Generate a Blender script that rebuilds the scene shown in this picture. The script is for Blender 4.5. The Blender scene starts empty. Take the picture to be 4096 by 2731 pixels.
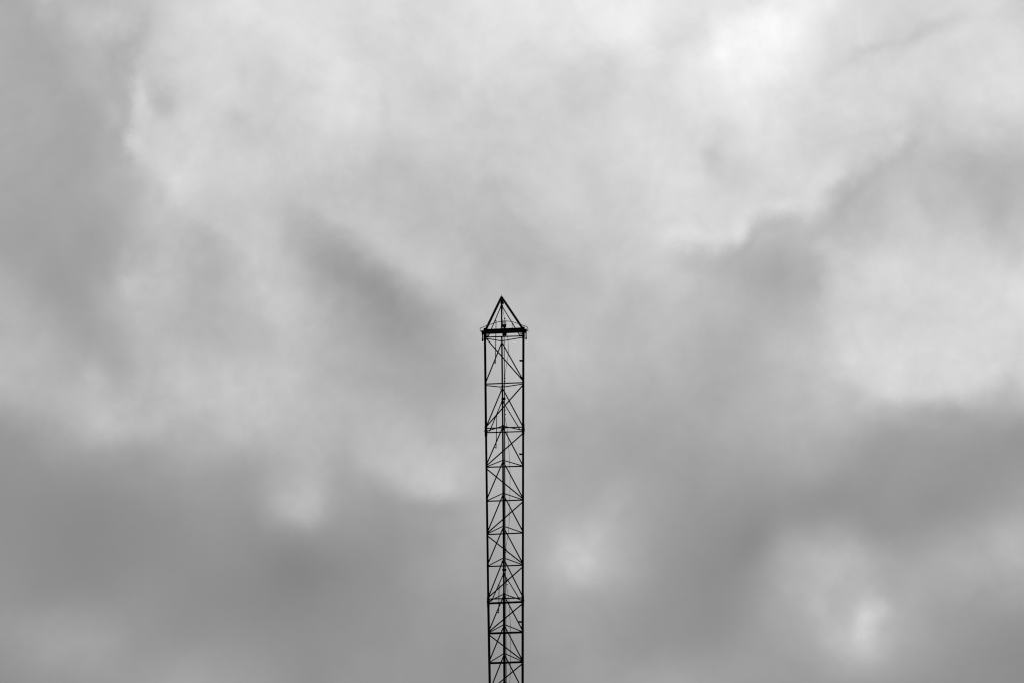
# A slender three-legged lattice mast against a heavy overcast sky.
# Units are metres; the camera stands at the origin on flat ground, the mast 74 m away.
import bpy, bmesh, math
from mathutils import Vector, Matrix

TUBES = [
    ('leg', 0.036, ((-0.8427, 74.06, 13.8243), (-0.8232, 74.06, 12.3975), (-0.8019, 74.06, 10.6686)), 'steel', 0),
    ('leg', 0.0336, ((-0.8019, 74.06, 10.6686), (-0.7679, 74.06, 8.3674), (-0.7236, 74.06, 5.4499)), 'steel', 0),
    ('leg', 0.0377, ((-0.7236, 74.06, 5.4499), (-0.6757, 74.06, 2.9658), (-0.6199, 74.06, 0.0)), 'steel', 0),
    ('leg', 0.036, ((0.3541, 73.94, 13.8518), (0.3491, 73.94, 12.3802), (0.3443, 73.94, 10.7006)), 'steel', 0),
    ('leg', 0.0336, ((0.3443, 73.94, 10.7006), (0.337, 73.94, 8.3566), (0.3272, 73.94, 5.4893)), 'steel', 0),
    ('leg', 0.0377, ((0.3272, 73.94, 5.4893), (0.3218, 73.94, 2.9638), (0.3163, 73.94, 0.0)), 'steel', 0),
    ('leg', 0.0254, ((-0.321, 75.0219, 13.7668), (-0.3056, 75.0046, 12.534), (-0.2887, 74.9874, 10.9381)), 'steel', 0),
    ('leg', 0.0282, ((-0.2887, 74.9874, 10.9381), (-0.2717, 74.9549, 8.448), (-0.249, 74.9172, 5.7084)), 'steel', 0),
    ('leg', 0.0385, ((-0.249, 74.9172, 5.7084), (-0.2308, 74.872, 2.9797), (-0.2113, 74.8236, 0.0)), 'steel', 0),
    ('cross_bar', 0.019, ((-0.8413, 74.06, 13.5807), (0.3538, 73.94, 13.6007)), 'steel', 0),
    ('side_bar', 0.0165, ((-0.8408, 74.06, 13.5493), (-0.3191, 75.0198, 13.6153)), 'steel', 0),
    ('side_bar', 0.0165, ((0.3537, 73.94, 13.5614), (-0.3191, 75.0198, 13.6153)), 'steel', 0),
    ('cross_bar', 0.0199, ((-0.8199, 74.06, 12.1288), (0.3485, 73.94, 12.1579)), 'steel', 0),
    ('side_bar', 0.0165, ((-0.8193, 74.06, 12.0851), (-0.3017, 75.0006, 12.1656)), 'steel', 0),
    ('side_bar', 0.0165, ((0.3484, 73.94, 12.115), (-0.3017, 75.0006, 12.1656)), 'steel', 0),
    ('cross_bar', 0.019, ((-0.8029, 74.06, 10.7493), (0.3446, 73.94, 10.7781)), 'steel', 0),
    ('cross_bar', 0.019, ((-0.8012, 74.06, 10.6174), (0.3442, 73.94, 10.6386)), 'steel', 0),
    ('side_bar', 0.0165, ((-0.8017, 74.06, 10.6531), (-0.2887, 74.9874, 10.9397)), 'steel', 0),
    ('side_bar', 0.0165, ((0.3443, 73.94, 10.6734), (-0.2887, 74.9874, 10.9397)), 'steel', 0),
    ('cross_bar', 0.0208, ((-0.786, 74.06, 9.5461), (0.3409, 73.94, 9.5665)), 'steel', 0),
    ('side_bar', 0.0165, ((-0.7862, 74.06, 9.5615), (-0.2797, 74.9744, 9.8651)), 'steel', 0),
    ('side_bar', 0.0165, ((0.3409, 73.94, 9.5719), (-0.2797, 74.9744, 9.8651)), 'steel', 0),
    ('cross_bar', 0.0208, ((-0.7699, 74.06, 8.4988), (0.3375, 73.94, 8.5262)), 'steel', 0),
    ('side_bar', 0.0165, ((-0.7701, 74.06, 8.5135), (-0.2739, 74.9602, 8.8322)), 'steel', 0),
    ('side_bar', 0.0165, ((0.3376, 73.94, 8.5331), (-0.2739, 74.9602, 8.8322)), 'steel', 0),
    ('cross_bar', 0.0208, ((-0.7556, 74.06, 7.4799), (0.3339, 73.94, 7.5157)), 'steel', 0),
    ('side_bar', 0.0165, ((-0.7559, 74.06, 7.5006), (-0.2662, 74.9466, 7.8104)), 'steel', 0),
    ('side_bar', 0.0165, ((0.3339, 73.94, 7.5218), (-0.2662, 74.9466, 7.8104)), 'steel', 0),
    ('cross_bar', 0.0208, ((-0.7421, 74.06, 6.5012), (0.3303, 73.94, 6.5346)), 'steel', 0),
    ('side_bar', 0.0165, ((-0.7423, 74.06, 6.5149), (-0.2576, 74.9338, 6.8265)), 'steel', 0),
    ('side_bar', 0.0165, ((0.3303, 73.94, 6.5452), (-0.2576, 74.9338, 6.8265)), 'steel', 0),
    ('cross_bar', 0.0208, ((-0.7247, 74.06, 5.5083), (0.3273, 73.94, 5.5401)), 'steel', 0),
    ('cross_bar', 0.0325, ((-0.7223, 74.06, 5.3778), (0.327, 73.94, 5.4173)), 'steel', 0),
    ('side_bar', 0.0165, ((-0.7234, 74.06, 5.4347), (-0.249, 74.9172, 5.7099)), 'steel', 0),
    ('side_bar', 0.0165, ((0.3271, 73.94, 5.459), (-0.249, 74.9172, 5.7099)), 'steel', 0),
    ('cross_bar', 0.0334, ((-0.7051, 74.06, 4.4667), (0.3247, 73.94, 4.4985)), 'steel', 0),
    ('side_bar', 0.0165, ((-0.7055, 74.06, 4.4879), (-0.2426, 74.9019, 4.7758)), 'steel', 0),
    ('side_bar', 0.0165, ((0.3247, 73.94, 4.5136), (-0.2426, 74.9019, 4.7758)), 'steel', 0),
    ('cross_bar', 0.0334, ((-0.6875, 74.06, 3.5705), (0.323, 73.94, 3.602)), 'steel', 0),
    ('side_bar', 0.0165, ((-0.6879, 74.06, 3.59), (-0.2368, 74.8873, 3.8946)), 'steel', 0),
    ('side_bar', 0.0165, ((0.323, 73.94, 3.617), (-0.2368, 74.8873, 3.8946)), 'steel', 0),
    ('cross_bar', 0.0334, ((-0.6703, 74.06, 2.6806), (0.3213, 73.94, 2.709)), 'steel', 0),
    ('side_bar', 0.0165, ((-0.6707, 74.06, 2.7031), (-0.2311, 74.8727, 3.0215)), 'steel', 0),
    ('side_bar', 0.0165, ((0.3213, 73.94, 2.724), (-0.2311, 74.8727, 3.0215)), 'steel', 0),
    ('cross_bar', 0.0334, ((-0.6535, 74.06, 1.8046), (0.3196, 73.94, 1.8268)), 'steel', 0),
    ('side_bar', 0.0165, ((-0.6538, 74.06, 1.8195), (-0.2252, 74.8583, 2.1383)), 'steel', 0),
    ('side_bar', 0.0165, ((0.3197, 73.94, 1.8417), (-0.2252, 74.8583, 2.1383)), 'steel', 0),
    ('cross_bar', 0.0334, ((-0.6368, 74.06, 0.9319), (0.318, 73.94, 0.948)), 'steel', 0),
    ('side_bar', 0.0165, ((-0.6371, 74.06, 0.9468), (-0.2194, 74.8437, 1.2475)), 'steel', 0),
    ('side_bar', 0.0165, ((0.318, 73.94, 0.9628), (-0.2194, 74.8437, 1.2475)), 'steel', 0),
    ('front_brace', 0.0206, ((-0.7942, 74.06, 13.5414), (0.3486, 73.94, 12.2086)), 'steel', 0),
    ('front_brace', 0.0206, ((0.3483, 73.94, 12.0916), (-0.8034, 74.06, 10.7928)), 'steel', 0),
    ('front_brace', 0.0206, ((0.344, 73.94, 10.5844), (-0.7867, 74.06, 9.5924)), 'steel', 0),
    ('front_brace', 0.0206, ((-0.7853, 74.06, 9.4998), (0.3377, 73.94, 8.5638)), 'steel', 0),
    ('front_brace', 0.0206, ((0.3374, 73.94, 8.4717), (-0.7562, 74.06, 7.5236)), 'steel', 0),
    ('front_brace', 0.0206, ((-0.7551, 74.06, 7.4394), (0.3305, 73.94, 6.5757)), 'steel', 0),
    ('front_brace', 0.0206, ((0.3301, 73.94, 6.4843), (-0.7256, 74.06, 5.5562)), 'steel', 0),
    ('front_brace', 0.0206, ((0.3268, 73.94, 5.368), (-0.7061, 74.06, 4.5181)), 'steel', 0),
    ('front_brace', 0.0206, ((-0.7043, 74.06, 4.4274), (0.3231, 73.94, 3.6471)), 'steel', 0),
    ('front_brace', 0.0206, ((0.3229, 73.94, 3.5569), (-0.6716, 74.06, 2.7481)), 'steel', 0),
    ('front_brace', 0.0206, ((-0.6694, 74.06, 2.6356), (0.3197, 73.94, 1.8791)), 'steel', 0),
    ('front_brace', 0.0206, ((0.3195, 73.94, 1.7746), (-0.638, 74.06, 0.9914)), 'steel', 0),
    ('side_brace', 0.0197, ((-0.3187, 75.0193, 13.5835), (-0.8203, 74.06, 12.1631)), 'steel', 0),
    ('side_brace', 0.0197, ((-0.3187, 75.0193, 13.5835), (0.3487, 73.94, 12.2242)), 'steel', 0),
    ('side_brace', 0.0197, ((-0.3014, 75.0003, 12.1379), (-0.8032, 74.06, 10.7773)), 'steel', 0),
    ('side_brace', 0.0197, ((-0.3014, 75.0003, 12.1379), (0.3446, 73.94, 10.7781)), 'steel', 0),
    ('side_brace', 0.0197, ((-0.2884, 74.987, 10.9066), (-0.7872, 74.06, 9.6233)), 'steel', 0),
    ('side_brace', 0.0197, ((-0.2884, 74.987, 10.9066), (0.3409, 73.94, 9.5797)), 'steel', 0),
    ('side_brace', 0.0197, ((-0.2795, 74.9739, 9.8306), (-0.771, 74.06, 8.5673)), 'steel', 0),
    ('side_brace', 0.0197, ((-0.2795, 74.9739, 9.8306), (0.3377, 73.94, 8.5792)), 'steel', 0),
    ('side_brace', 0.0197, ((-0.2737, 74.9597, 8.7987), (-0.7566, 74.06, 7.5465)), 'steel', 0),
    ('side_brace', 0.0197, ((-0.2737, 74.9597, 8.7987), (0.3341, 73.94, 7.56)), 'steel', 0),
    ('side_brace', 0.0197, ((-0.2659, 74.9462, 7.7793), (-0.743, 74.06, 6.5683)), 'steel', 0),
    ('side_brace', 0.0197, ((-0.2659, 74.9462, 7.7793), (0.3305, 73.94, 6.5833)), 'steel', 0),
    ('side_brace', 0.0197, ((-0.2573, 74.9334, 6.7956), (-0.7256, 74.06, 5.5562)), 'steel', 0),
    ('side_brace', 0.0197, ((-0.2573, 74.9334, 6.7956), (0.3274, 73.94, 5.5803)), 'steel', 0),
    ('side_brace', 0.0197, ((-0.2488, 74.9166, 5.6776), (-0.7065, 74.06, 4.5408)), 'steel', 0),
    ('side_brace', 0.0197, ((-0.2488, 74.9166, 5.6776), (0.3248, 73.94, 4.5437)), 'steel', 0),
    ('side_brace', 0.0197, ((-0.2424, 74.9014, 4.749), (-0.6888, 74.06, 3.6352)), 'steel', 0),
    ('side_brace', 0.0197, ((-0.2424, 74.9014, 4.749), (0.3231, 73.94, 3.6396)), 'steel', 0),
    ('side_brace', 0.0197, ((-0.2366, 74.8867, 3.8625), (-0.6716, 74.06, 2.7481)), 'steel', 0),
    ('side_brace', 0.0197, ((-0.2366, 74.8867, 3.8625), (0.3214, 73.94, 2.7614)), 'steel', 0),
    ('side_brace', 0.0197, ((-0.2308, 74.8722, 2.9873), (-0.6548, 74.06, 1.8719)), 'steel', 0),
    ('side_brace', 0.0197, ((-0.2308, 74.8722, 2.9873), (0.3197, 73.94, 1.8791)), 'steel', 0),
    ('side_brace', 0.0197, ((-0.225, 74.8577, 2.1005), (-0.6381, 74.06, 0.9989)), 'steel', 0),
    ('side_brace', 0.0197, ((-0.225, 74.8577, 2.1005), (0.3181, 73.94, 1.0)), 'steel', 0),
    ('stay_rod', 0.0161, ((-0.351, 75.0225, 14.6998), (-0.7342, 74.16, 13.6282)), 'steel', 0),
    ('stay_rod', 0.0161, ((-0.3037, 75.0225, 14.6998), (0.2381, 74.06, 13.6357)), 'steel', 0),
    ('stay_rod', 0.0161, ((-0.7342, 74.16, 13.6282), (-0.8419, 74.06, 13.62)), 'steel', 0),
    ('stay_rod', 0.0161, ((0.2381, 74.06, 13.6357), (0.3539, 73.94, 13.6242)), 'steel', 0),
    ('stay_rod', 0.0161, ((-0.3202, 74.9955, 11.6951), (-0.6872, 74.16, 10.6807)), 'steel', 0),
    ('stay_rod', 0.0161, ((-0.2733, 74.9955, 11.6951), (0.2447, 74.06, 10.7074)), 'steel', 0),
    ('stay_rod', 0.0161, ((-0.6872, 74.16, 10.6807), (-0.802, 74.06, 10.6764)), 'steel', 0),
    ('stay_rod', 0.0161, ((0.2447, 74.06, 10.7074), (0.3443, 73.94, 10.7006)), 'steel', 0),
    ('stay_rod', 0.0161, ((-0.2763, 74.9268, 6.3015), (-0.6254, 74.16, 5.455)), 'steel', 0),
    ('stay_rod', 0.0161, ((-0.2299, 74.9268, 6.3015), (0.2438, 74.06, 5.4803)), 'steel', 0),
    ('stay_rod', 0.0161, ((-0.6254, 74.16, 5.455), (-0.7238, 74.06, 5.4575)), 'steel', 0),
    ('stay_rod', 0.0161, ((0.2438, 74.06, 5.4803), (0.3271, 73.94, 5.4817)), 'steel', 0),
]
RODS = [((-0.4984, 74.6339, 14.2037), (-0.5188, 74.6261, 12.8497)), ((-0.4727, 74.6145, 11.2366), (-0.4941, 74.6072, 10.1883)), ((-0.395, 74.5716, 5.9808), (-0.4096, 74.5626, 5.1012))]
BRACKETS = [(0.3509, 73.94, 12.8395), (0.3421, 73.94, 9.9347), (0.3253, 73.94, 4.8119)]
SLEEVES = [((-0.8428, 74.06, 13.8636), (-0.8394, 74.06, 13.455), 0.0428), ((-0.8043, 74.06, 10.8627), (-0.7997, 74.06, 10.4902), 0.0428), ((-0.7263, 74.06, 5.5941), (-0.7197, 74.06, 5.2375), 0.0413), ((0.3541, 73.94, 13.8832), (0.3534, 73.94, 13.483), 0.0428), ((0.3449, 73.94, 10.8944), (0.3438, 73.94, 10.5224), 0.0428), ((0.3276, 73.94, 5.6333), (0.3265, 73.94, 5.262), 0.0413)]
FLANGES = [((-0.8019, 74.06, 10.6686), 0.0528), ((0.3443, 73.94, 10.7006), 0.0528), ((-0.7232, 74.06, 5.4271), 0.049), ((0.3271, 73.94, 5.4665), 0.049)]
BACK_FLANGES = [((-0.2887, 74.9874, 10.9381), 0.0375), ((-0.249, 74.9172, 5.7084), 0.0375)]
HUBS = [(-0.3274, 75.0225, 14.6998), (-0.2967, 74.9955, 11.6951), (-0.2531, 74.9268, 6.3015)]
CLAMPS = [(-0.2662, 74.9166, 11.7871), (-0.2386, 74.849, 6.4507)]
APEX = (-0.3264, 74.37, 14.8958)
SPIKE = ((-0.3264, 74.37, 14.8958), (-0.3265, 74.37, 14.9711))
PEAK = [((-0.8108, 74.05, 13.8148), (-0.3264, 74.37, 14.8958)), ((0.3254, 73.95, 13.8377), (-0.3264, 74.37, 14.8958)), ((-0.3224, 75.0225, 13.8863), (-0.3264, 74.37, 14.8958))]
APEX_PLATE = (-0.3083, 74.37, 14.7056)
BEAM = ((-0.8806, 74.06, 13.7536), (0.3835, 73.94, 13.789))
HOOP = [(-0.907, 74.0, 13.7202), (-0.9606, 73.95, 13.7357), (-0.9881, 73.85, 13.7664), (-0.9692, 73.7, 13.8045), (-0.8944, 73.58, 13.8161), (-0.8008, 73.47, 13.837), (-0.6767, 73.37, 13.8633), (-0.5071, 73.3, 13.9101), (-0.3149, 73.26, 13.9439), (-0.192, 73.26, 13.9533), (-0.0384, 73.28, 13.9395), (0.0922, 73.33, 13.9151), (0.2386, 73.42, 13.8771), (0.3621, 73.52, 13.853), (0.4553, 73.64, 13.8338), (0.4917, 73.78, 13.802), (0.4837, 73.86, 13.7681), (0.4569, 73.92, 13.7582)]
ENDS = [((-0.9077, 74.06, 13.7221), (-0.913, 74.06, 13.6671), (-0.9126, 74.06, 13.4472)), ((0.4183, 73.94, 13.7497), (0.436, 73.94, 13.6634), (0.4359, 73.94, 13.483))]
STUB = ((0.4415, 73.94, 13.7497), (0.5384, 73.94, 13.7474))
LAMP = (-0.2409, 74.15, 13.8548)
JBOX = (-0.2367, 74.1, 13.705)
INNER = ((0.0047, 74.3, 14.0372), (0.0047, 74.25, 13.8554))
TABS = [((-0.83, 74.06, 13.6514), (-0.7363, 74.0, 13.6417)), ((0.3408, 73.94, 13.6752), (0.2442, 74.0, 13.6849)), ((-0.7633, 74.06, 10.6686), (-0.7017, 74.06, 10.6686)), ((0.3059, 73.94, 10.7006), (0.252, 73.94, 10.7006)), ((-0.6854, 74.06, 5.4423), (-0.6396, 74.06, 5.4423)), ((0.2891, 73.94, 5.4741), (0.2358, 73.94, 5.4741))]
CONDUIT = [((-0.2479, 74.9025, 13.843), 0.0138), ((-0.241, 74.8868, 12.6751), 0.0145), ((-0.2341, 74.8726, 11.4112), 0.0168), ((-0.2289, 74.8607, 10.3111), 0.0191), ((-0.2233, 74.837, 8.5927), 0.0207), ((-0.2164, 74.8168, 7.0422), 0.0191), ((-0.2044, 74.8064, 6.271), 0.0145), ((-0.191, 74.7939, 5.5024), 0.0107), ((-0.1794, 74.7623, 3.5928), 0.0107), ((-0.1722, 74.752, 2.9777), 0.0107), ((-0.16219999999999998, 74.732, 0.0), 0.0107)]
CABLES = [[(-0.2944, 74.8225, 14.6014), (-0.2826, 74.8225, 14.5297), (-0.2629, 74.8225, 14.4262), (-0.2314, 74.8225, 14.2989), (-0.2235, 74.8225, 14.1717), (-0.2039, 74.8225, 14.0127), (-0.1709, 74.8225, 13.8459), (-0.1489, 74.8219, 13.7347), (-0.123, 74.8198, 13.5836), (-0.1135, 74.8169, 13.377), (-0.1174, 74.8141, 13.1785), (-0.1642, 74.8098, 12.8772), (-0.2227, 74.8046, 12.5051), (-0.2304, 74.8029, 12.347), (-0.2577, 74.8013, 12.2048), (-0.3279, 74.8003, 12.0557), (-0.2981, 74.8123, 12.0677), (-0.2794, 74.8243, 12.0966), (-0.2829, 74.8363, 12.1319), (-0.3027, 74.8483, 12.1608), (-0.3282, 74.8603, 12.1728), (-0.3551, 74.8723, 12.1641), (-0.3754, 74.8003, 12.1269), (-0.3769, 74.8123, 12.0949), (-0.3567, 74.8243, 12.0694), (-0.328, 74.8363, 12.0607), (-0.3033, 74.8483, 12.0727), (-0.286, 74.8603, 12.1016), (-0.2818, 74.8723, 12.1369), (-0.2977, 74.8003, 12.1541), (-0.328, 74.8123, 12.1661), (-0.3548, 74.8243, 12.1574), (-0.3684, 74.8363, 12.1319), (-0.3694, 74.8483, 12.0999), (-0.3561, 74.8603, 12.0744), (-0.3282, 74.8723, 12.0656)], [(-0.23, 74.7943, 11.5582), (-0.226, 74.7922, 11.3614), (-0.2182, 74.7906, 11.212), (-0.1908, 74.7889, 11.0548), (-0.1612, 74.7871, 10.8899), (-0.1323, 74.7841, 10.6153), (-0.105, 74.7808, 10.3097), (-0.0777, 74.7742, 9.8324), (-0.0605, 74.7694, 9.4809), (-0.062, 74.7635, 9.0522), (-0.0674, 74.7579, 8.6475), (-0.0697, 74.7531, 8.2902), (-0.0851, 74.7488, 7.9645), (-0.1005, 74.7459, 7.7399), (-0.1313, 74.7423, 7.4613), (-0.1853, 74.7384, 7.16), (-0.2007, 74.7368, 7.0365), (-0.2161, 74.7352, 6.9208), (-0.2623, 74.7335, 6.7897), (-0.3008, 74.7328, 6.6915), (-0.2763, 74.7448, 6.7007), (-0.2609, 74.7568, 6.7237), (-0.2638, 74.7688, 6.7518), (-0.2801, 74.7808, 6.7748), (-0.3011, 74.7928, 6.7841), (-0.3232, 74.8048, 6.7764), (-0.3399, 74.7328, 6.7494), (-0.3412, 74.7448, 6.7228), (-0.3245, 74.7568, 6.7015), (-0.3009, 74.7688, 6.6939)], [(-0.1849, 74.7258, 6.2277), (-0.1733, 74.7233, 6.0739), (-0.1655, 74.7213, 5.951), (-0.1308, 74.7179, 5.7437), (-0.1, 74.7151, 5.575), (-0.0846, 74.7114, 5.3451), (-0.0692, 74.7066, 5.0542), (-0.0422, 74.6998, 4.6416), (-0.0391, 74.694, 4.2907), (-0.0398, 74.6874, 3.8948), (-0.049, 74.6793, 3.4085), (-0.0688, 74.672, 2.9763), (-0.0993, 74.666, 2.6055), (-0.145, 74.6598, 2.2277), (-0.1754, 74.6548, 1.926)]]
CLIPS = [(0, (-0.2197, 74.8225, 14.283)), (0, (-0.211, 74.8037, 12.4221)), (0, (-0.2148, 74.8026, 12.3233)), (1, (-0.2105, 74.7928, 11.4165)), (1, (-0.1987, 74.7914, 11.2828)), (1, (-0.1737, 74.7372, 7.0674)), (1, (-0.1968, 74.7359, 6.9748)), (2, (-0.1695, 74.7241, 6.12)), (2, (-0.1463, 74.7219, 5.9894))]
PITCH = 0.157358
FOOT = [(-0.6199, 74.06, 0.0), (0.3163, 73.94, 0.0), (-0.2113, 74.8236, 0.0)]
CLOUD_ROWS = [
    [163, 198, 171, 200, 201, 222, 224, 224, 216, 221, 214, 219, 229, 230, 231, 236, 227, 221, 221, 242, 211, 213, 215, 221, 183],
    [174, 149, 208, 161, 222, 209, 219, 223, 226, 210, 220, 220, 225, 223, 224, 243, 204, 250, 252, 215, 214, 205, 202, 219, 209],
    [170, 176, 162, 197, 194, 215, 200, 217, 224, 207, 206, 213, 206, 208, 201, 208, 226, 234, 224, 215, 201, 208, 206, 210, 218],
    [171, 167, 153, 208, 207, 206, 205, 200, 217, 214, 209, 200, 200, 205, 207, 221, 219, 203, 234, 206, 219, 221, 187, 212, 209],
    [166, 163, 159, 170, 219, 206, 204, 217, 193, 177, 199, 201, 203, 198, 203, 209, 225, 192, 212, 215, 206, 167, 197, 179, 181],
    [163, 161, 160, 185, 199, 196, 196, 178, 201, 200, 183, 179, 189, 208, 193, 206, 205, 232, 212, 216, 154, 204, 183, 182, 181],
    [161, 160, 153, 150, 205, 158, 219, 179, 146, 181, 195, 197, 169, 184, 190, 198, 219, 158, 169, 168, 216, 208, 207, 200, 200],
    [183, 164, 148, 203, 182, 173, 198, 191, 170, 154, 176, 192, 197, 184, 182, 185, 183, 189, 172, 178, 200, 204, 206, 212, 220],
    [174, 181, 150, 168, 184, 170, 174, 193, 164, 163, 158, 185, 184, 192, 188, 184, 181, 162, 175, 189, 210, 198, 205, 210, 207],
    [189, 180, 171, 168, 198, 190, 196, 190, 184, 161, 166, 165, 183, 179, 179, 175, 169, 166, 174, 185, 201, 219, 219, 210, 220],
    [151, 162, 202, 179, 179, 175, 189, 188, 183, 196, 185, 180, 179, 171, 167, 159, 163, 169, 178, 176, 175, 150, 152, 149, 137],
    [146, 145, 141, 150, 153, 169, 158, 180, 176, 183, 207, 186, 178, 165, 166, 162, 155, 156, 154, 173, 148, 154, 152, 147, 150],
    [141, 139, 136, 140, 143, 148, 146, 204, 159, 148, 148, 164, 170, 168, 169, 166, 154, 141, 144, 127, 138, 143, 134, 142, 162],
    [145, 140, 135, 139, 141, 145, 140, 117, 138, 148, 161, 166, 162, 189, 193, 162, 145, 141, 135, 183, 182, 155, 170, 179, 188],
    [149, 140, 139, 149, 142, 137, 137, 134, 140, 144, 152, 159, 159, 164, 159, 156, 147, 133, 164, 181, 182, 172, 166, 153, 160],
    [153, 169, 176, 156, 144, 148, 145, 146, 146, 149, 151, 151, 154, 155, 158, 141, 145, 143, 162, 153, 223, 176, 155, 144, 138],
    [141, 147, 153, 160, 169, 165, 160, 141, 152, 153, 150, 146, 149, 154, 156, 172, 168, 163, 156, 155, 148, 150, 147, 141, 140],
]
SKY_X = (-0.20717, 0.20717)
SKY_Z = (0.29165, 0.017)
TUFTS = [
    (0.1476, 0.0471, 0.0054, 0.00396, 20, 14),
    (0.1387, 0.0315, 0.0108, 0.00612, 0, 6),
    (0.1331, 0.0623, 0.01441, 0.0054, -15, 5),
    (0.1341, 0.0465, 0.0036, 0.00612, 0, -5),
    (-0.0532, 0.1732, 0.02701, 0.009, -38, -10),
    (0.1116, 0.1847, 0.009, 0.01621, 0, -4),
    (0.1786, 0.2601, 0.01981, 0.0108, 0, 5),
    (0.1961, 0.0748, 0.01441, 0.0072, 0, 6),
    (-0.0316, 0.1039, 0.0108, 0.0072, 0, 5),
    (-0.1349, 0.1366, 0.03782, 0.01621, 0, 5),
    (-0.1032, 0.1424, 0.02881, 0.0108, 0, 3),
    (0.1676, 0.1587, 0.03061, 0.01981, 0, 4),
    (0.1427, 0.0394, 0.00396, 0.0054, 0, 12),
    (0.1229, 0.0479, 0.00288, 0.00612, 10, 6),
    (0.0267, 0.0682, 0.00972, 0.00828, 0, 8),
    (0.0231, 0.0714, 0.0036, 0.00288, 0, 5),
    (0.029, 0.0661, 0.00468, 0.00324, 30, 5),
    (0.0303, 0.0607, 0.00504, 0.00252, 0, 4),
    (0.0205, 0.0757, 0.00468, 0.00252, -20, 3),
    (0.0402, 0.0887, 0.01261, 0.0036, 55, 6),
    (0.1072, 0.2815, 0.00792, 0.00612, 40, 7),
    (0.0862, 0.2761, 0.00468, 0.0072, 0, 8),
    (0.0553, 0.2835, 0.0072, 0.00468, 0, 4),
    (-0.1631, 0.281, 0.0054, 0.00468, 0, 12),
    (-0.1903, 0.2821, 0.00288, 0.00612, 0, 10),
    (-0.1386, 0.2507, 0.00468, 0.0054, 0, -13),
    (-0.1125, 0.2421, 0.00396, 0.00612, 30, -6),
    (-0.1123, 0.2601, 0.00216, 0.00396, 0, -6),
    (-0.1338, 0.2155, 0.00324, 0.00612, -15, 6),
    (-0.1434, 0.2118, 0.00252, 0.0036, 0, -6),
    (-0.1523, 0.1784, 0.00468, 0.00432, 0, 10),
    (-0.154, 0.1827, 0.0036, 0.0054, 0, 6),
    (-0.133, 0.1955, 0.00396, 0.0072, -10, -10),
    (-0.126, 0.1975, 0.00324, 0.0036, 0, -6),
    (-0.1075, 0.1979, 0.0108, 0.0072, 0, 6),
    (0.083, 0.2341, 0.00396, 0.0072, -15, -9),
    (-0.0565, 0.2639, 0.00468, 0.0054, 0, 5),
    (-0.0083, 0.2189, 0.0054, 0.0036, 0, -5),
    (-0.1671, 0.0585, 0.00432, 0.00252, 0, 0),
    (-0.1705, 0.1376, 0.00432, 0.00396, 0, 8),
    (-0.1584, 0.1431, 0.00468, 0.00432, 0, -6),
    (0.1663, 0.2766, 0.0108, 0.00234, 20, -8),
    (0.1457, 0.2708, 0.0108, 0.00252, 22, -8),
]
RIMS = [
    (-0.1538, 0.2663, 0.995, -0.1, 0.00288, 0.00792, 9),
    (-0.1551, 0.2506, 0.995, 0.1, 0.00216, 0.00468, 10),
    (-0.1531, 0.2442, 0.958, 0.287, 0.00216, 0.00396, 7),
    (-0.1563, 0.2358, 0.989, -0.148, 0.00216, 0.00468, 12),
    (-0.1533, 0.2284, 0.781, 0.625, 0.00252, 0.00432, 8),
    (0.0734, 0.1927, 0.1, 0.995, 0.00252, 0.0108, 10),
    (0.0894, 0.1963, -0.371, 0.928, 0.00216, 0.00648, 9),
    (0.096, 0.2011, -0.8, 0.6, 0.00216, 0.00468, 10),
    (0.1115, 0.206, -0.05, 0.999, 0.00216, 0.009, 11),
    (0.1256, 0.2018, -0.53, 0.848, 0.00198, 0.00468, 6),
    (0.1343, 0.2155, -0.824, 0.567, 0.00252, 0.009, 13),
    (0.1485, 0.2246, -0.53, 0.848, 0.00216, 0.0054, 6),
    (0.1602, 0.2305, -0.756, 0.655, 0.0018, 0.00432, 8),
    (-0.0754, 0.0947, -0.995, 0.1, 0.00324, 0.01008, 5),
    (-0.0825, 0.0837, -0.196, 0.981, 0.0036, 0.0108, 5),
    (0.1275, 0.179, 0.995, -0.1, 0.00288, 0.01261, 7),
    (0.1389, 0.1436, 0.371, 0.928, 0.00288, 0.009, 5),
    (-0.1969, 0.1238, -0.1, 0.995, 0.00396, 0.01441, 5),
    (-0.1557, 0.1159, -0.243, 0.97, 0.00396, 0.01621, 6),
    (-0.1172, 0.1085, -0.196, 0.981, 0.00432, 0.01441, 5),
    (-0.0316, 0.0935, 0.05, 0.999, 0.00252, 0.009, 9),
    (-0.0531, 0.0984, 0.447, 0.894, 0.00324, 0.009, 6),
    (0.1354, 0.1366, -0.1, 0.995, 0.00216, 0.0054, 6),
    (0.1796, 0.1295, 0.1, 0.995, 0.00252, 0.009, 9),
    (0.1572, 0.1326, 0.287, 0.958, 0.00252, 0.009, 5),
    (0.1984, 0.1369, -0.447, 0.894, 0.00252, 0.0054, 6),
    (-0.0764, 0.1993, 0.447, 0.894, 0.00432, 0.01261, 5),
    (-0.0496, 0.1847, 0.567, 0.824, 0.00432, 0.01621, 6),
    (0.1051, 0.0732, 0.928, -0.371, 0.00396, 0.0108, 6),
    (0.148, 0.071, -0.406, -0.914, 0.0036, 0.0108, 5),
    (0.083, 0.2333, 0.6, 0.8, 0.00216, 0.0054, 5),
    (-0.0547, 0.2536, -0.995, -0.1, 0.0018, 0.0108, 4),
]

WARP1, WARP2, DET1, DET2 = .014, .016, .14, .085
RIM_W, RIM_A = 1.9, .85

scene = bpy.context.scene
COL = scene.collection

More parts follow.
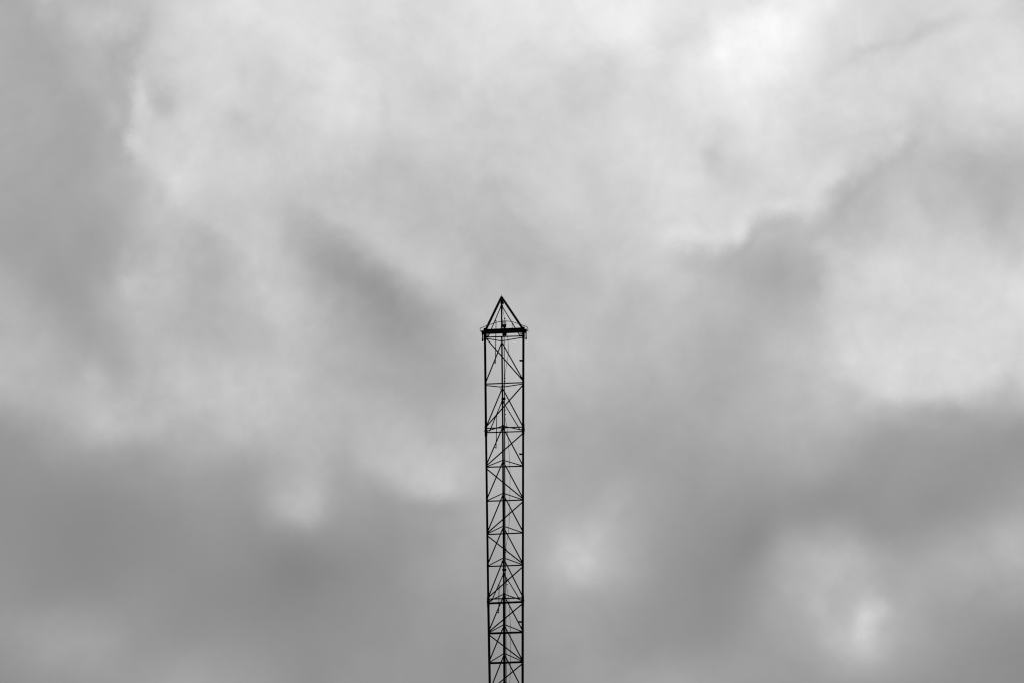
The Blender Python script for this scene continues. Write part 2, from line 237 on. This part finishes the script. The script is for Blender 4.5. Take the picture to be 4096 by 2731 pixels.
# ------------------------------------------------------------------ materials
def paint(name, base, rough, spec, scale=9.0, spread=0.35):
    """Weathered dark paint: mottled value and roughness."""
    m = bpy.data.materials.new(name); m.use_nodes = True
    nt = m.node_tree; n = nt.nodes; b = n['Principled BSDF']
    tc = n.new('ShaderNodeTexCoord'); nz = n.new('ShaderNodeTexNoise')
    nz.inputs['Scale'].default_value = scale; nz.inputs['Detail'].default_value = 6
    nt.links.new(tc.outputs['Object'], nz.inputs['Vector'])
    rp = n.new('ShaderNodeValToRGB')
    lo, hi = base * (1 - spread), base * (1 + spread)
    rp.color_ramp.elements[0].position = .3; rp.color_ramp.elements[0].color = (lo, lo, lo, 1)
    rp.color_ramp.elements[1].position = .7; rp.color_ramp.elements[1].color = (hi, hi, hi, 1)
    nt.links.new(nz.outputs['Fac'], rp.inputs['Fac']); nt.links.new(rp.outputs['Color'], b.inputs['Base Color'])
    mr = n.new('ShaderNodeMapRange')
    mr.inputs['To Min'].default_value = rough - .1; mr.inputs['To Max'].default_value = rough + .1
    nt.links.new(nz.outputs['Fac'], mr.inputs['Value']); nt.links.new(mr.outputs['Result'], b.inputs['Roughness'])
    b.inputs['Specular IOR Level'].default_value = spec
    return m

MAT = {
    'steel': paint('dark_painted_steel', .006, .65, .06),
    'beam': paint('head_beam_paint', .014, .55, .2),
    'rubber': paint('black_cable_rubber', .006, .7, .1, 30),
    'conduit': paint('galvanised_conduit', .2, .5, .3, 20, .2),
    'lens': paint('dark_lamp_glass', .006, .15, .5),
    'concrete': paint('footing_concrete', .25, .9, .2, 3),
}

# ------------------------------------------------------------------ mesh helpers
def frame(d):
    d = d.normalized()
    a = Vector((0, 0, 1)) if abs(d.z) < .9 else Vector((0, 1, 0))
    x = a.cross(d).normalized(); return x, d.cross(x).normalized()

def add_tube(bm, pts, radii, seg=12):
    pts = [Vector(p) for p in pts]
    if not isinstance(radii, (list, tuple)): radii = [radii] * len(pts)
    rings = []; x = None
    for i, p in enumerate(pts):
        d = (pts[min(i + 1, len(pts) - 1)] - pts[max(i - 1, 0)]).normalized()
        if x is None: x, y = frame(d)
        else:
            x = (x - d * x.dot(d)).normalized(); y = d.cross(x)
        rings.append([bm.verts.new(p + radii[i] * (math.cos(2*math.pi*k/seg) * x + math.sin(2*math.pi*k/seg) * y)) for k in range(seg)])
    for a, b in zip(rings, rings[1:]):
        for k in range(seg):
            f = bm.faces.new((a[k], a[(k+1) % seg], b[(k+1) % seg], b[k])); f.smooth = True
    bm.faces.new(rings[0][::-1]); bm.faces.new(rings[-1])

def add_bar(bm, a, b, wx, wy, up=(0, 0, 1), bevel=.004):
    """Rectangular section from a to b: wx across, wy along 'up'."""
    a, b = Vector(a), Vector(b); d = (b - a).normalized(); up = Vector(up)
    x = d.cross(up).normalized(); y = x.cross(d).normalized()
    t = bmesh.new(); bmesh.ops.create_cube(t, size=1)
    L = (b - a).length
    for v in t.verts:
        c = v.co.copy(); v.co = (a + b) / 2 + x * c.x * wx + y * c.y * wy + d * c.z * L
    if bevel: bmesh.ops.bevel(t, geom=t.edges[:], offset=bevel, segments=1, affect='EDGES')
    me = bpy.data.meshes.new('tmp'); t.to_mesh(me); t.free(); bm.from_mesh(me); bpy.data.meshes.remove(me)

def add_angle(bm, a, b, w, t, up, side):
    """Steel angle: two flanges at right angles, meeting along the line a-b."""
    a, b = Vector(a), Vector(b); d = (b - a).normalized()
    u = Vector(up); u = (u - d * u.dot(d)).normalized(); s = d.cross(u).normalized() * side
    add_bar(bm, a + s * (w/2 - t/2), b + s * (w/2 - t/2), w, t, u, .0015) if abs(s.dot(d.cross(u))) > .5 else None
    off = -u * (w/2 + t * .55)
    add_bar(bm, a + off, b + off, t, w, u, .0015)

def add_ball(bm, c, r, sz=1.0):
    m = Matrix.Translation(Vector(c)) @ Matrix.Diagonal((r, r, r * sz, 1))
    g = bmesh.ops.create_uvsphere(bm, u_segments=14, v_segments=9, radius=1, matrix=m)
    for v in g['verts']:
        for f in v.link_faces: f.smooth = True

def link(name, bm, mat, parent=None, origin=None):
    """Link a bmesh as ONE mesh object; its origin is put at its own centre."""
    if origin is None:
        lo = Vector([min(v.co[i] for v in bm.verts) for i in range(3)])
        hi = Vector([max(v.co[i] for v in bm.verts) for i in range(3)])
        origin = (lo + hi) / 2
    origin = Vector(origin)
    for v in bm.verts: v.co -= origin
    bmesh.ops.recalc_face_normals(bm, faces=bm.faces[:])
    me = bpy.data.meshes.new(name); bm.to_mesh(me); bm.free(); me.materials.append(mat)
    o = bpy.data.objects.new(name, me); COL.objects.link(o)
    base = Vector((0, 0, 0))
    if parent is not None:
        o.parent = parent
        p = parent
        while p is not None: base += p.location; p = p.parent
    o.location = origin - base
    return o

def tag(o, label, cat, group=None, kind=None):
    o['label'] = label; o['category'] = cat
    if group: o['group'] = group
    if kind: o['kind'] = kind

def tube_part(name, pts, r, mat, parent, seg=12):
    bm = bmesh.new(); add_tube(bm, pts, r, seg); return link(name, bm, mat, parent)

# ------------------------------------------------------------------ ground (below the frame)
bm = bmesh.new()
bmesh.ops.create_grid(bm, x_segments=60, y_segments=60, size=6000)
gm = paint('field_ground', .06, .95, .1, .15, .4)
ground = link('ground', bm, gm, None, (0, 0, 0)); ground['kind'] = 'structure'

# ------------------------------------------------------------------ the mast
mast = bpy.data.objects.new('lattice_mast', None); COL.objects.link(mast)
mast.location = (sum(f[0] for f in FOOT) / 3, sum(f[1] for f in FOOT) / 3, 0)
mast.empty_display_size = .5
tag(mast, 'tall black three-legged lattice mast with pointed head standing alone against the clouds', 'mast')

for name, r, pts, mat, sec in TUBES:
    o = tube_part(name, pts, r, MAT[mat], mast, 14 if name == 'leg' else 10)

for f in FOOT:
    bm = bmesh.new(); add_bar(bm, (f[0], f[1], -.3), (f[0], f[1], .12), .4, .4, (0, 1, 0), .02)
    link('footing', bm, MAT['concrete'], mast)

# joint sleeves (split clamps round the legs) and the flange rings between sections
for a, b, r in SLEEVES:
    bm = bmesh.new(); a, b = Vector(a), Vector(b); d = b - a
    add_tube(bm, [a, a + d*.06, a + d*.1, a + d*.9, a + d*.94, b], [r*.82, r*.9, r, r, r*.9, r*.82], 14)
    link('joint_sleeve', bm, MAT['steel'], mast)
for (c, r) in FLANGES + BACK_FLANGES:
    bm = bmesh.new(); c = Vector(c)
    add_tube(bm, [c - Vector((0, 0, .026)), c + Vector((0, 0, .026))], r, 14)
    for k in range(6):
        q = c + Vector((math.cos(k*math.pi/3), math.sin(k*math.pi/3), 0)) * r * .8
        add_tube(bm, [q - Vector((0, 0, .036)), q + Vector((0, 0, .036))], .007, 6)
    link('flange', bm, MAT['steel'], mast)
for a, b in TABS:
    bm = bmesh.new(); add_bar(bm, a, b, .03, .022, (0, 0, 1), .003); link('lug', bm, MAT['steel'], mast)

# hubs on the back leg where the stay rods meet, and saddle clamps round leg + conduit
for h in HUBS:
    bm = bmesh.new(); h = Vector(h)
    add_tube(bm, [h + Vector((0, 0, z)) for z in (-.06, -.045, .03, .05, .07)], [.03, .043, .043, .03, .028], 14)
    for s in (-1, 1): add_bar(bm, h + Vector((s*.02, -.03, -.03)), h + Vector((s*.02, -.03, .05)), .012, .05, (0, 1, 0), .003)
    link('hub', bm, MAT['steel'], mast)
for c in CLAMPS:
    bm = bmesh.new(); c = Vector(c)
    add_bar(bm, c - Vector((.066, 0, 0)), c + Vector((.066, 0, 0)), .16, .058, (0, 0, 1), .008)
    for s in (-1, 1): add_tube(bm, [c + Vector((s*.045, -.1, 0)), c + Vector((s*.045, .1, 0))], .009, 8)
    link('saddle_clamp', bm, MAT['steel'], mast)

# vertical lock rods hanging beside the stays, a small clip at each end
for a, b in RODS:
    bm = bmesh.new(); a, b = Vector(a), Vector(b)
    add_tube(bm, [a, b], .0125, 10)
    add_bar(bm, a + Vector((-.035, .02, -.012)), a + Vector((.006, 0, -.012)), .03, .022, (0, 0, 1), .003)
    add_bar(bm, b + Vector((-.035, .02, .03)), b + Vector((.004, 0, .03)), .03, .03, (0, 0, 1), .003)
    link('lock_rod', bm, MAT['steel'], mast)

# step brackets on the right-hand leg
for c in BRACKETS:
    bm = bmesh.new(); c = Vector(c)
    add_bar(bm, c + Vector((-.128, .0, .018)), c + Vector((-.025, 0, .018)), .06, .014, (0, 0, 1), .002)
    add_bar(bm, c + Vector((-.118, .0, -.008)), c + Vector((-.025, 0, -.008)), .012, .038, (0, 0, 1), .002)
    add_tube(bm, [c + Vector((-.11, 0, .012)), c + Vector((-.11, 0, .034))], .01, 6)
    link('step_bracket', bm, MAT['steel'], mast)

# head: beam, peak members, apex plate and spike
a, b = Vector(BEAM[0]), Vector(BEAM[1]); d = (b - a).normalized()
up = Vector((0, 0, 1)); up = (up - d * up.dot(d)).normalized()
bm = bmesh.new()
add_bar(bm, a, b, .012, .118, up, .002)
add_bar(bm, a + up*.066 + Vector((0, .02, 0)), b + up*.066 + Vector((0, .02, 0)), .11, .012, up, .002)
add_bar(bm, a - up*.066 + Vector((0, .02, 0)), b - up*.066 + Vector((0, .02, 0)), .11, .012, up, .002)
for k in range(6):
    q = a.lerp(b, .08 + .168 * k); add_bar(bm, q - up*.059 + Vector((0, -.03, 0)), q + up*.059 + Vector((0, -.03, 0)), .01, .046, (0, 1, 0), .001)
link('head_beam', bm, MAT['beam'], mast)
for k, (p, q) in enumerate(PEAK):
    bm = bmesh.new()
    w = .066 if k < 2 else .044
    add_bar(bm, p, q, .022 if k < 2 else w, w, (1, 0, 0) if k < 2 else (0, 1, 0), .003)
    if k < 2:   # the second flange of the angle, along the outer edge
        s = Vector((-1 if k == 0 else 1, 0, .55)).normalized() * (w / 2 - .006)
        add_bar(bm, Vector(p) + s + Vector((0, .035, 0)), Vector(q) + s*.6 + Vector((0, .035, 0)), .07, .01, s, .002)
    link('peak_beam', bm, MAT['beam'], mast)
bm = bmesh.new(); s0, s1 = Vector(SPIKE[0]), Vector(SPIKE[1])
add_tube(bm, [s0 - Vector((0, 0, .09)), s0 - Vector((0, 0, .02)), s0 + (s1 - s0)*.35, s1], [.03, .022, .011, .004], 10)
link('spike', bm, MAT['steel'], mast)
bm = bmesh.new(); c = Vector(APEX_PLATE)
add_bar(bm, c - Vector((.055, 0, 0)), c + Vector((.055, 0, 0)), .14, .045, (0, 0, 1), .006)
add_bar(bm, c - Vector((.03, 0, -.05)), c + Vector((.03, 0, .05)), .09, .06, (0, 0, 1), .006)
for s in (-1, 1): add_tube(bm, [c + Vector((s*.028, -.02, -.02)), c + Vector((s*.02, -.02, -.16))], .006, 6)
link('apex_plate', bm, MAT['steel'], mast)

# guard hoop round the front of the head
def smooth_line(pts, n=5):
    pts = [Vector(p) for p in pts]; out = []
    for i in range(len(pts) - 1):
        p0, p1, p2, p3 = pts[max(i-1, 0)], pts[i], pts[i+1], pts[min(i+2, len(pts)-1)]
        for k in range(n):
            t = k / n
            out.append(.5 * (2*p1 + (p2 - p0)*t + (2*p0 - 5*p1 + 4*p2 - p3)*t*t + (3*p1 - p0 - 3*p2 + p3)*t**3))
    out.append(pts[-1]); return out
tube_part('guard_hoop', smooth_line(HOOP), .0105, MAT['steel'], mast, 8)
tube_part('hoop_post', INNER, .008, MAT['steel'], mast, 8)

# end brackets with their hanging pins, and the short aerial stub on the right end
for (top, mid, low) in ENDS:
    bm = bmesh.new(); top, mid, low = Vector(top), Vector(mid), Vector(low)
    add_bar(bm, top + Vector((-.036, 0, -.005)), top + Vector((.036, 0, -.005)), .09, .105, (0, 0, 1), .006)
    add_bar(bm, top + Vector((-.05, 0, .056)), top + Vector((.05, 0, .056)), .12, .012, (0, 0, 1), .002)
    link('end_bracket', bm, MAT['steel'], mast)
    bm = bmesh.new(); d = low - mid
    add_tube(bm, [mid + Vector((0, 0, .04)), mid + d*.6, mid + d*.62, mid + d*.86, mid + d*.95, low], [.0185, .0185, .025, .025, .02, .006], 10)
    link('hanging_pin', bm, MAT['steel'], mast)
tube_part('aerial_stub', STUB, .0075, MAT['steel'], mast, 8)

# obstruction lamp inside the head (> lens, guard), junction box below the beam
c = Vector(LAMP); bm = bmesh.new()
add_tube(bm, [c + Vector((0, 0, z)) for z in (-.05, .0, .01, .055, .06, .08)], [.062, .062, .03, .03, .06, .06], 16)
for k in range(5):
    q = c + Vector((.07*math.cos(k*1.2566), .07*math.sin(k*1.2566), 0)); add_tube(bm, [q + Vector((0, 0, -.05)), q + Vector((0, 0, .02))], .012, 8)
lampo = link('beacon_lamp', bm, MAT['steel'], mast)
bm = bmesh.new()
add_tube(bm, [c + Vector((0, 0, z)) for z in (.08, .09, .11, .13, .142, .147)], [.05, .055, .056, .048, .03, .012], 16)
link('lens', bm, MAT['lens'], lampo)
bm = bmesh.new()
for k in range(6):
    an = k * math.pi / 3 + .3; e = Vector((math.cos(an), math.sin(an), 0))
    add_tube(bm, smooth_line([c + e*.058 + Vector((0, 0, .075)), c + e*.064 + Vector((0, 0, .14)), c + e*.045 + Vector((0, 0, .185)), c + Vector((0, 0, .195))], 4), .005, 6)
for z, r in ((.135, .064),):
    add_tube(bm, [c + Vector((r*math.cos(k*math.pi/9), r*math.sin(k*math.pi/9), z)) for k in range(19)], .005, 6)
for s, h in ((-1, .30), (.35, .33), (1, .27)):
    add_tube(bm, [c + Vector((s*.055, .02, .0)), c + Vector((s*.055, .02, h))], .005, 6)
add_bar(bm, c + Vector((-.065, .02, .225)), c + Vector((.065, .02, .225)), .03, .012, (0, 0, 1), .002)
link('guard', bm, MAT['steel'], lampo)
c = Vector(JBOX); bm = bmesh.new()
add_bar(bm, c + Vector((0, 0, -.055)), c + Vector((0, 0, .04)), .11, .12, (0, 1, 0), .01)
for s in (-.05, 0, .05): add_tube(bm, [c + Vector((s*.7, 0, -.055)), c + Vector((s*.7, 0, -.085))], .012, 8)
link('junction_box', bm, MAT['steel'], mast)

# conduit up the back leg
bm = bmesh.new(); add_tube(bm, [p for p, r in CONDUIT], [r for p, r in CONDUIT], 12)
o = link('conduit', bm, MAT['conduit'], mast); o['label'] = 'pale grey conduit running up beside the back leg'

# ------------------------------------------------------------------ slack cables tied inside the mast
CABLE_LABEL = [
    'thin black cable dropping from the lamp through the top bay to a small coil',
    'thin black cable bowing out slack through the middle bays between the two joints',
    'thin black cable bowing out slack in the lowest bays under the lower joint',
]
for i, pts in enumerate(CABLES):
    bm = bmesh.new(); add_tube(bm, smooth_line(pts, 4), .0062, 6)
    o = link('cable', bm, MAT['rubber'])
    tag(o, CABLE_LABEL[i], 'cable', 'slack cables inside the mast')
    for k, p in CLIPS:
        if k != i: continue
        p = Vector(p); bm = bmesh.new()
        add_bar(bm, p + Vector((-.03, 0, -.004)), p + Vector((.012, 0, .006)), .03, .03, (0, 0, 1), .004)
        add_tube(bm, [p, p + Vector((.026, 0, -.01))], [.01, .003], 6)
        link('cable_clip', bm, MAT['rubber'], o)

# ------------------------------------------------------------------ overcast sky
world = bpy.data.worlds.new('World'); scene.world = world; world.use_nodes = True
nt = world.node_tree; N = nt.nodes; N.clear(); LK = nt.links.new
SUN_EL, SUN_AZ = math.radians(38), math.radians(14)      # sun behind the mast, a little right

def sock(i, v):
    if hasattr(v, 'is_linked'): LK(v, i)
    else: i.default_value = v
def math_(op, a, b=None, c=None, clamp=False):
    n = N.new('ShaderNodeMath'); n.operation = op; n.use_clamp = clamp
    sock(n.inputs[0], a)
    if b is not None: sock(n.inputs[1], b)
    if c is not None: sock(n.inputs[2], c)
    return n.outputs[0]
def map_(v, a, b, c, d, mode='LINEAR'):
    n = N.new('ShaderNodeMapRange'); n.interpolation_type = mode; n.clamp = True
    sock(n.inputs['Value'], v)
    for k, x in zip(('From Min', 'From Max', 'To Min', 'To Max'), (a, b, c, d)): n.inputs[k].default_value = x
    return n.outputs['Result']
def noise(vec, scale, detail=5, rough=.5, lac=2.0, dist=0.0):
    n = N.new('ShaderNodeTexNoise'); LK(vec, n.inputs['Vector'])
    for k, x in (('Scale', scale), ('Detail', detail), ('Roughness', rough), ('Lacunarity', lac), ('Distortion', dist)): n.inputs[k].default_value = x
    return n
def vmath(op, a, b):
    n = N.new('ShaderNodeVectorMath'); n.operation = op; sock(n.inputs[0], a); sock(n.inputs[1] if op != 'SCALE' else n.inputs['Scale'], b)
    return n.outputs[0]

tc = N.new('ShaderNodeTexCoord'); DIR = tc.outputs['Generated']     # world direction
# clouds drift and curl: the direction is warped by turbulence before the banks are looked up
w1 = noise(DIR, 16, 3, .5); w2 = noise(DIR, 55, 5, .6)
off = vmath('ADD', vmath('SCALE', vmath('SUBTRACT', w1.outputs['Color'], (.5, .5, .5)), WARP1),
            vmath('SCALE', vmath('SUBTRACT', w2.outputs['Color'], (.5, .5, .5)), WARP2))
sep0 = N.new('ShaderNodeSeparateXYZ'); LK(DIR, sep0.inputs[0])
sep = N.new('ShaderNodeSeparateXYZ'); LK(vmath('ADD', DIR, vmath('SCALE', off, math_('MULTIPLY_ADD', sep0.outputs['Z'], 2.9, .3))), sep.inputs[0])   # smoother low down
U = math_('MULTIPLY_ADD', sep.outputs['X'], 1 / (SKY_X[1] - SKY_X[0]), -SKY_X[0] / (SKY_X[1] - SKY_X[0]))
V = math_('MULTIPLY_ADD', sep.outputs['Z'], 1 / (SKY_Z[1] - SKY_Z[0]), -SKY_Z[0] / (SKY_Z[1] - SKY_Z[0]))

# cloud banks, one horizontal streak of the deck per elevation step (values are display greys)
NR = len(CLOUD_ROWS); total = None
for j, row in enumerate(CLOUD_ROWS):
    r = N.new('ShaderNodeValToRGB'); cr = r.color_ramp; cr.interpolation = 'B_SPLINE'
    n = len(row)
    while len(cr.elements) < n: cr.elements.new(.5)
    for k, val in enumerate(row):
        e = cr.elements[k]; e.position = k / (n - 1); g = val / 255; e.color = (g, g, g, 1)
    LK(U, r.inputs['Fac'])
    wr = N.new('ShaderNodeValToRGB'); wc = wr.color_ramp; wc.interpolation = 'B_SPLINE'
    while len(wc.elements) < NR: wc.elements.new(.5)
    for k in range(NR):
        e = wc.elements[k]; e.position = k / (NR - 1); g = 1.0 if k == j else 0.0; e.color = (g, g, g, 1)
    LK(V, wr.inputs['Fac'])
    total = math_('MULTIPLY', r.outputs['Color'], wr.outputs['Color']) if total is None else math_('MULTIPLY_ADD', r.outputs['Color'], wr.outputs['Color'], total)
# small tufts in the banks, and firm edges where one bank overlaps the next
# (an edge is brighter on one side and darker on the other); soft round kernels in direction space
flat = N.new('ShaderNodeCombineXYZ'); LK(sep.outputs['X'], flat.inputs[0]); LK(sep.outputs['Z'], flat.inputs[1])
def kernel(cx, cz, ang, sx, sz):
    m = N.new('ShaderNodeMapping'); m.vector_type = 'TEXTURE'; LK(flat.outputs[0], m.inputs['Vector'])
    m.inputs['Location'].default_value = (cx, cz, 0); m.inputs['Rotation'].default_value = (0, 0, ang)
    m.inputs['Scale'].default_value = (sx * 2.6, sz * 2.6, 1)
    d = N.new('ShaderNodeVectorMath'); d.operation = 'DOT_PRODUCT'
    LK(m.outputs[0], d.inputs[0]); LK(m.outputs[0], d.inputs[1])
    e = math_('MAXIMUM', math_('SUBTRACT', 1.0, d.outputs['Value']), 0.0)
    return m.outputs[0], math_('MULTIPLY', e, math_('MULTIPLY', e, e))
tn = noise(DIR, 62, 5, .58, 2.1, .3)
torn = math_('MULTIPLY_ADD', tn.outputs['Fac'], 2.6, -.3)                       # tufts are ragged
for (cx, cz, sx, sz, rot, amp) in TUFTS:
    vec, e = kernel(cx, cz, math.radians(rot), sx, sz)
    total = math_('MULTIPLY_ADD', math_('MULTIPLY', e, torn), amp / 255, total)
for (cx, cz, nx, nz, wid, length, amp) in RIMS:
    vec, e = kernel(cx, cz, math.atan2(nz, nx), wid * RIM_W, length)
    q = N.new('ShaderNodeSeparateXYZ'); LK(vec, q.inputs[0])
    total = math_('MULTIPLY_ADD', math_('MULTIPLY', e, q.outputs[0]), 4.2 * amp * RIM_A / 255, total)
# the rest of the dome: the same kind of deck, heavier and darker away from the sun
f1 = noise(DIR, 5, 6, .55, 2, .4)
away = map_(sep0.outputs['Y'], -.6, .9, .36, .72)
rest = math_('ADD', away, math_('MULTIPLY', math_('SUBTRACT', f1.outputs['Fac'], .5), .35))
mk = math_('MULTIPLY', map_(math_('ABSOLUTE', sep0.outputs['X']), .205, .30, 1, 0, 'SMOOTHSTEP'),
           math_('MULTIPLY', map_(sep0.outputs['Z'], .29, .37, 1, 0, 'SMOOTHSTEP'), map_(sep0.outputs['Y'], .2, .6, 0, 1)))
mx = N.new('ShaderNodeMix'); mx.data_type = 'FLOAT'; LK(mk, mx.inputs[0]); LK(rest, mx.inputs[2]); LK(total, mx.inputs[3])
grey = mx.outputs[0]
# wispy texture on every scale
d1 = noise(DIR, 24, 7, .56, 2.1, .6); d2 = noise(DIR, 70, 6, .58, 2.1, .25)
amt = map_(grey, .56, .74, .2, 1)                     # the heavy banks are smoother than the bright torn ones
g1 = math_('MULTIPLY', math_('SUBTRACT', d1.outputs['Fac'], .5), DET1)
g2 = math_('MULTIPLY', math_('SUBTRACT', d2.outputs['Fac'], .5), DET2)
grey = math_('MULTIPLY_ADD', math_('ADD', g1, g2), amt, grey)
rad = math_('POWER', math_('DIVIDE', math_('ADD', math_('MAXIMUM', grey, .05), .055), 1.055), 2.4)   # display grey -> radiance

cloud = N.new('ShaderNodeBackground'); LK(rad, cloud.inputs['Color']); cloud.inputs['Strength'].default_value = 1.0
sky = N.new('ShaderNodeTexSky'); sky.sky_type = 'NISHITA'; sky.sun_disc = False
sky.sun_elevation = SUN_EL; sky.sun_rotation = SUN_AZ; sky.dust_density = 4
bw = N.new('ShaderNodeRGBToBW'); LK(sky.outputs['Color'], bw.inputs['Color'])
clear = N.new('ShaderNodeBackground'); LK(bw.outputs['Val'], clear.inputs['Color']); clear.inputs['Strength'].default_value = .06
ms = N.new('ShaderNodeMixShader'); ms.inputs['Fac'].default_value = .97          # the deck is almost opaque
LK(clear.outputs[0], ms.inputs[1]); LK(cloud.outputs[0], ms.inputs[2])
wo = N.new('ShaderNodeOutputWorld'); LK(ms.outputs[0], wo.inputs['Surface'])

sd = bpy.data.lights.new('sun', 'SUN'); sd.energy = .5; sd.angle = math.radians(14); sd.color = (1, .985, .97)
so = bpy.data.objects.new('sun', sd); COL.objects.link(so)
v = Vector((math.sin(SUN_AZ) * math.cos(SUN_EL), math.cos(SUN_AZ) * math.cos(SUN_EL), math.sin(SUN_EL)))
so.rotation_euler = v.to_track_quat('Z', 'Y').to_euler(); so.location = v * 60

# ------------------------------------------------------------------ camera and output
cam = bpy.data.cameras.new('camera'); cam.sensor_width = 36; cam.lens = 85.0; cam.clip_start = .1; cam.clip_end = 20000
co = bpy.data.objects.new('camera', cam); COL.objects.link(co)
co.location = (0, 0, 1.7); co.rotation_euler = (math.pi / 2 + PITCH, 0, 0)
scene.camera = co
scene.cycles.pixel_filter_type = 'BLACKMAN_HARRIS'; scene.cycles.filter_width = 1.15      # a sharp lens
vs = scene.view_settings
vs.view_transform = 'Standard'; vs.look = 'None'; vs.exposure = 0; vs.gamma = 1; vs.use_curve_mapping = False
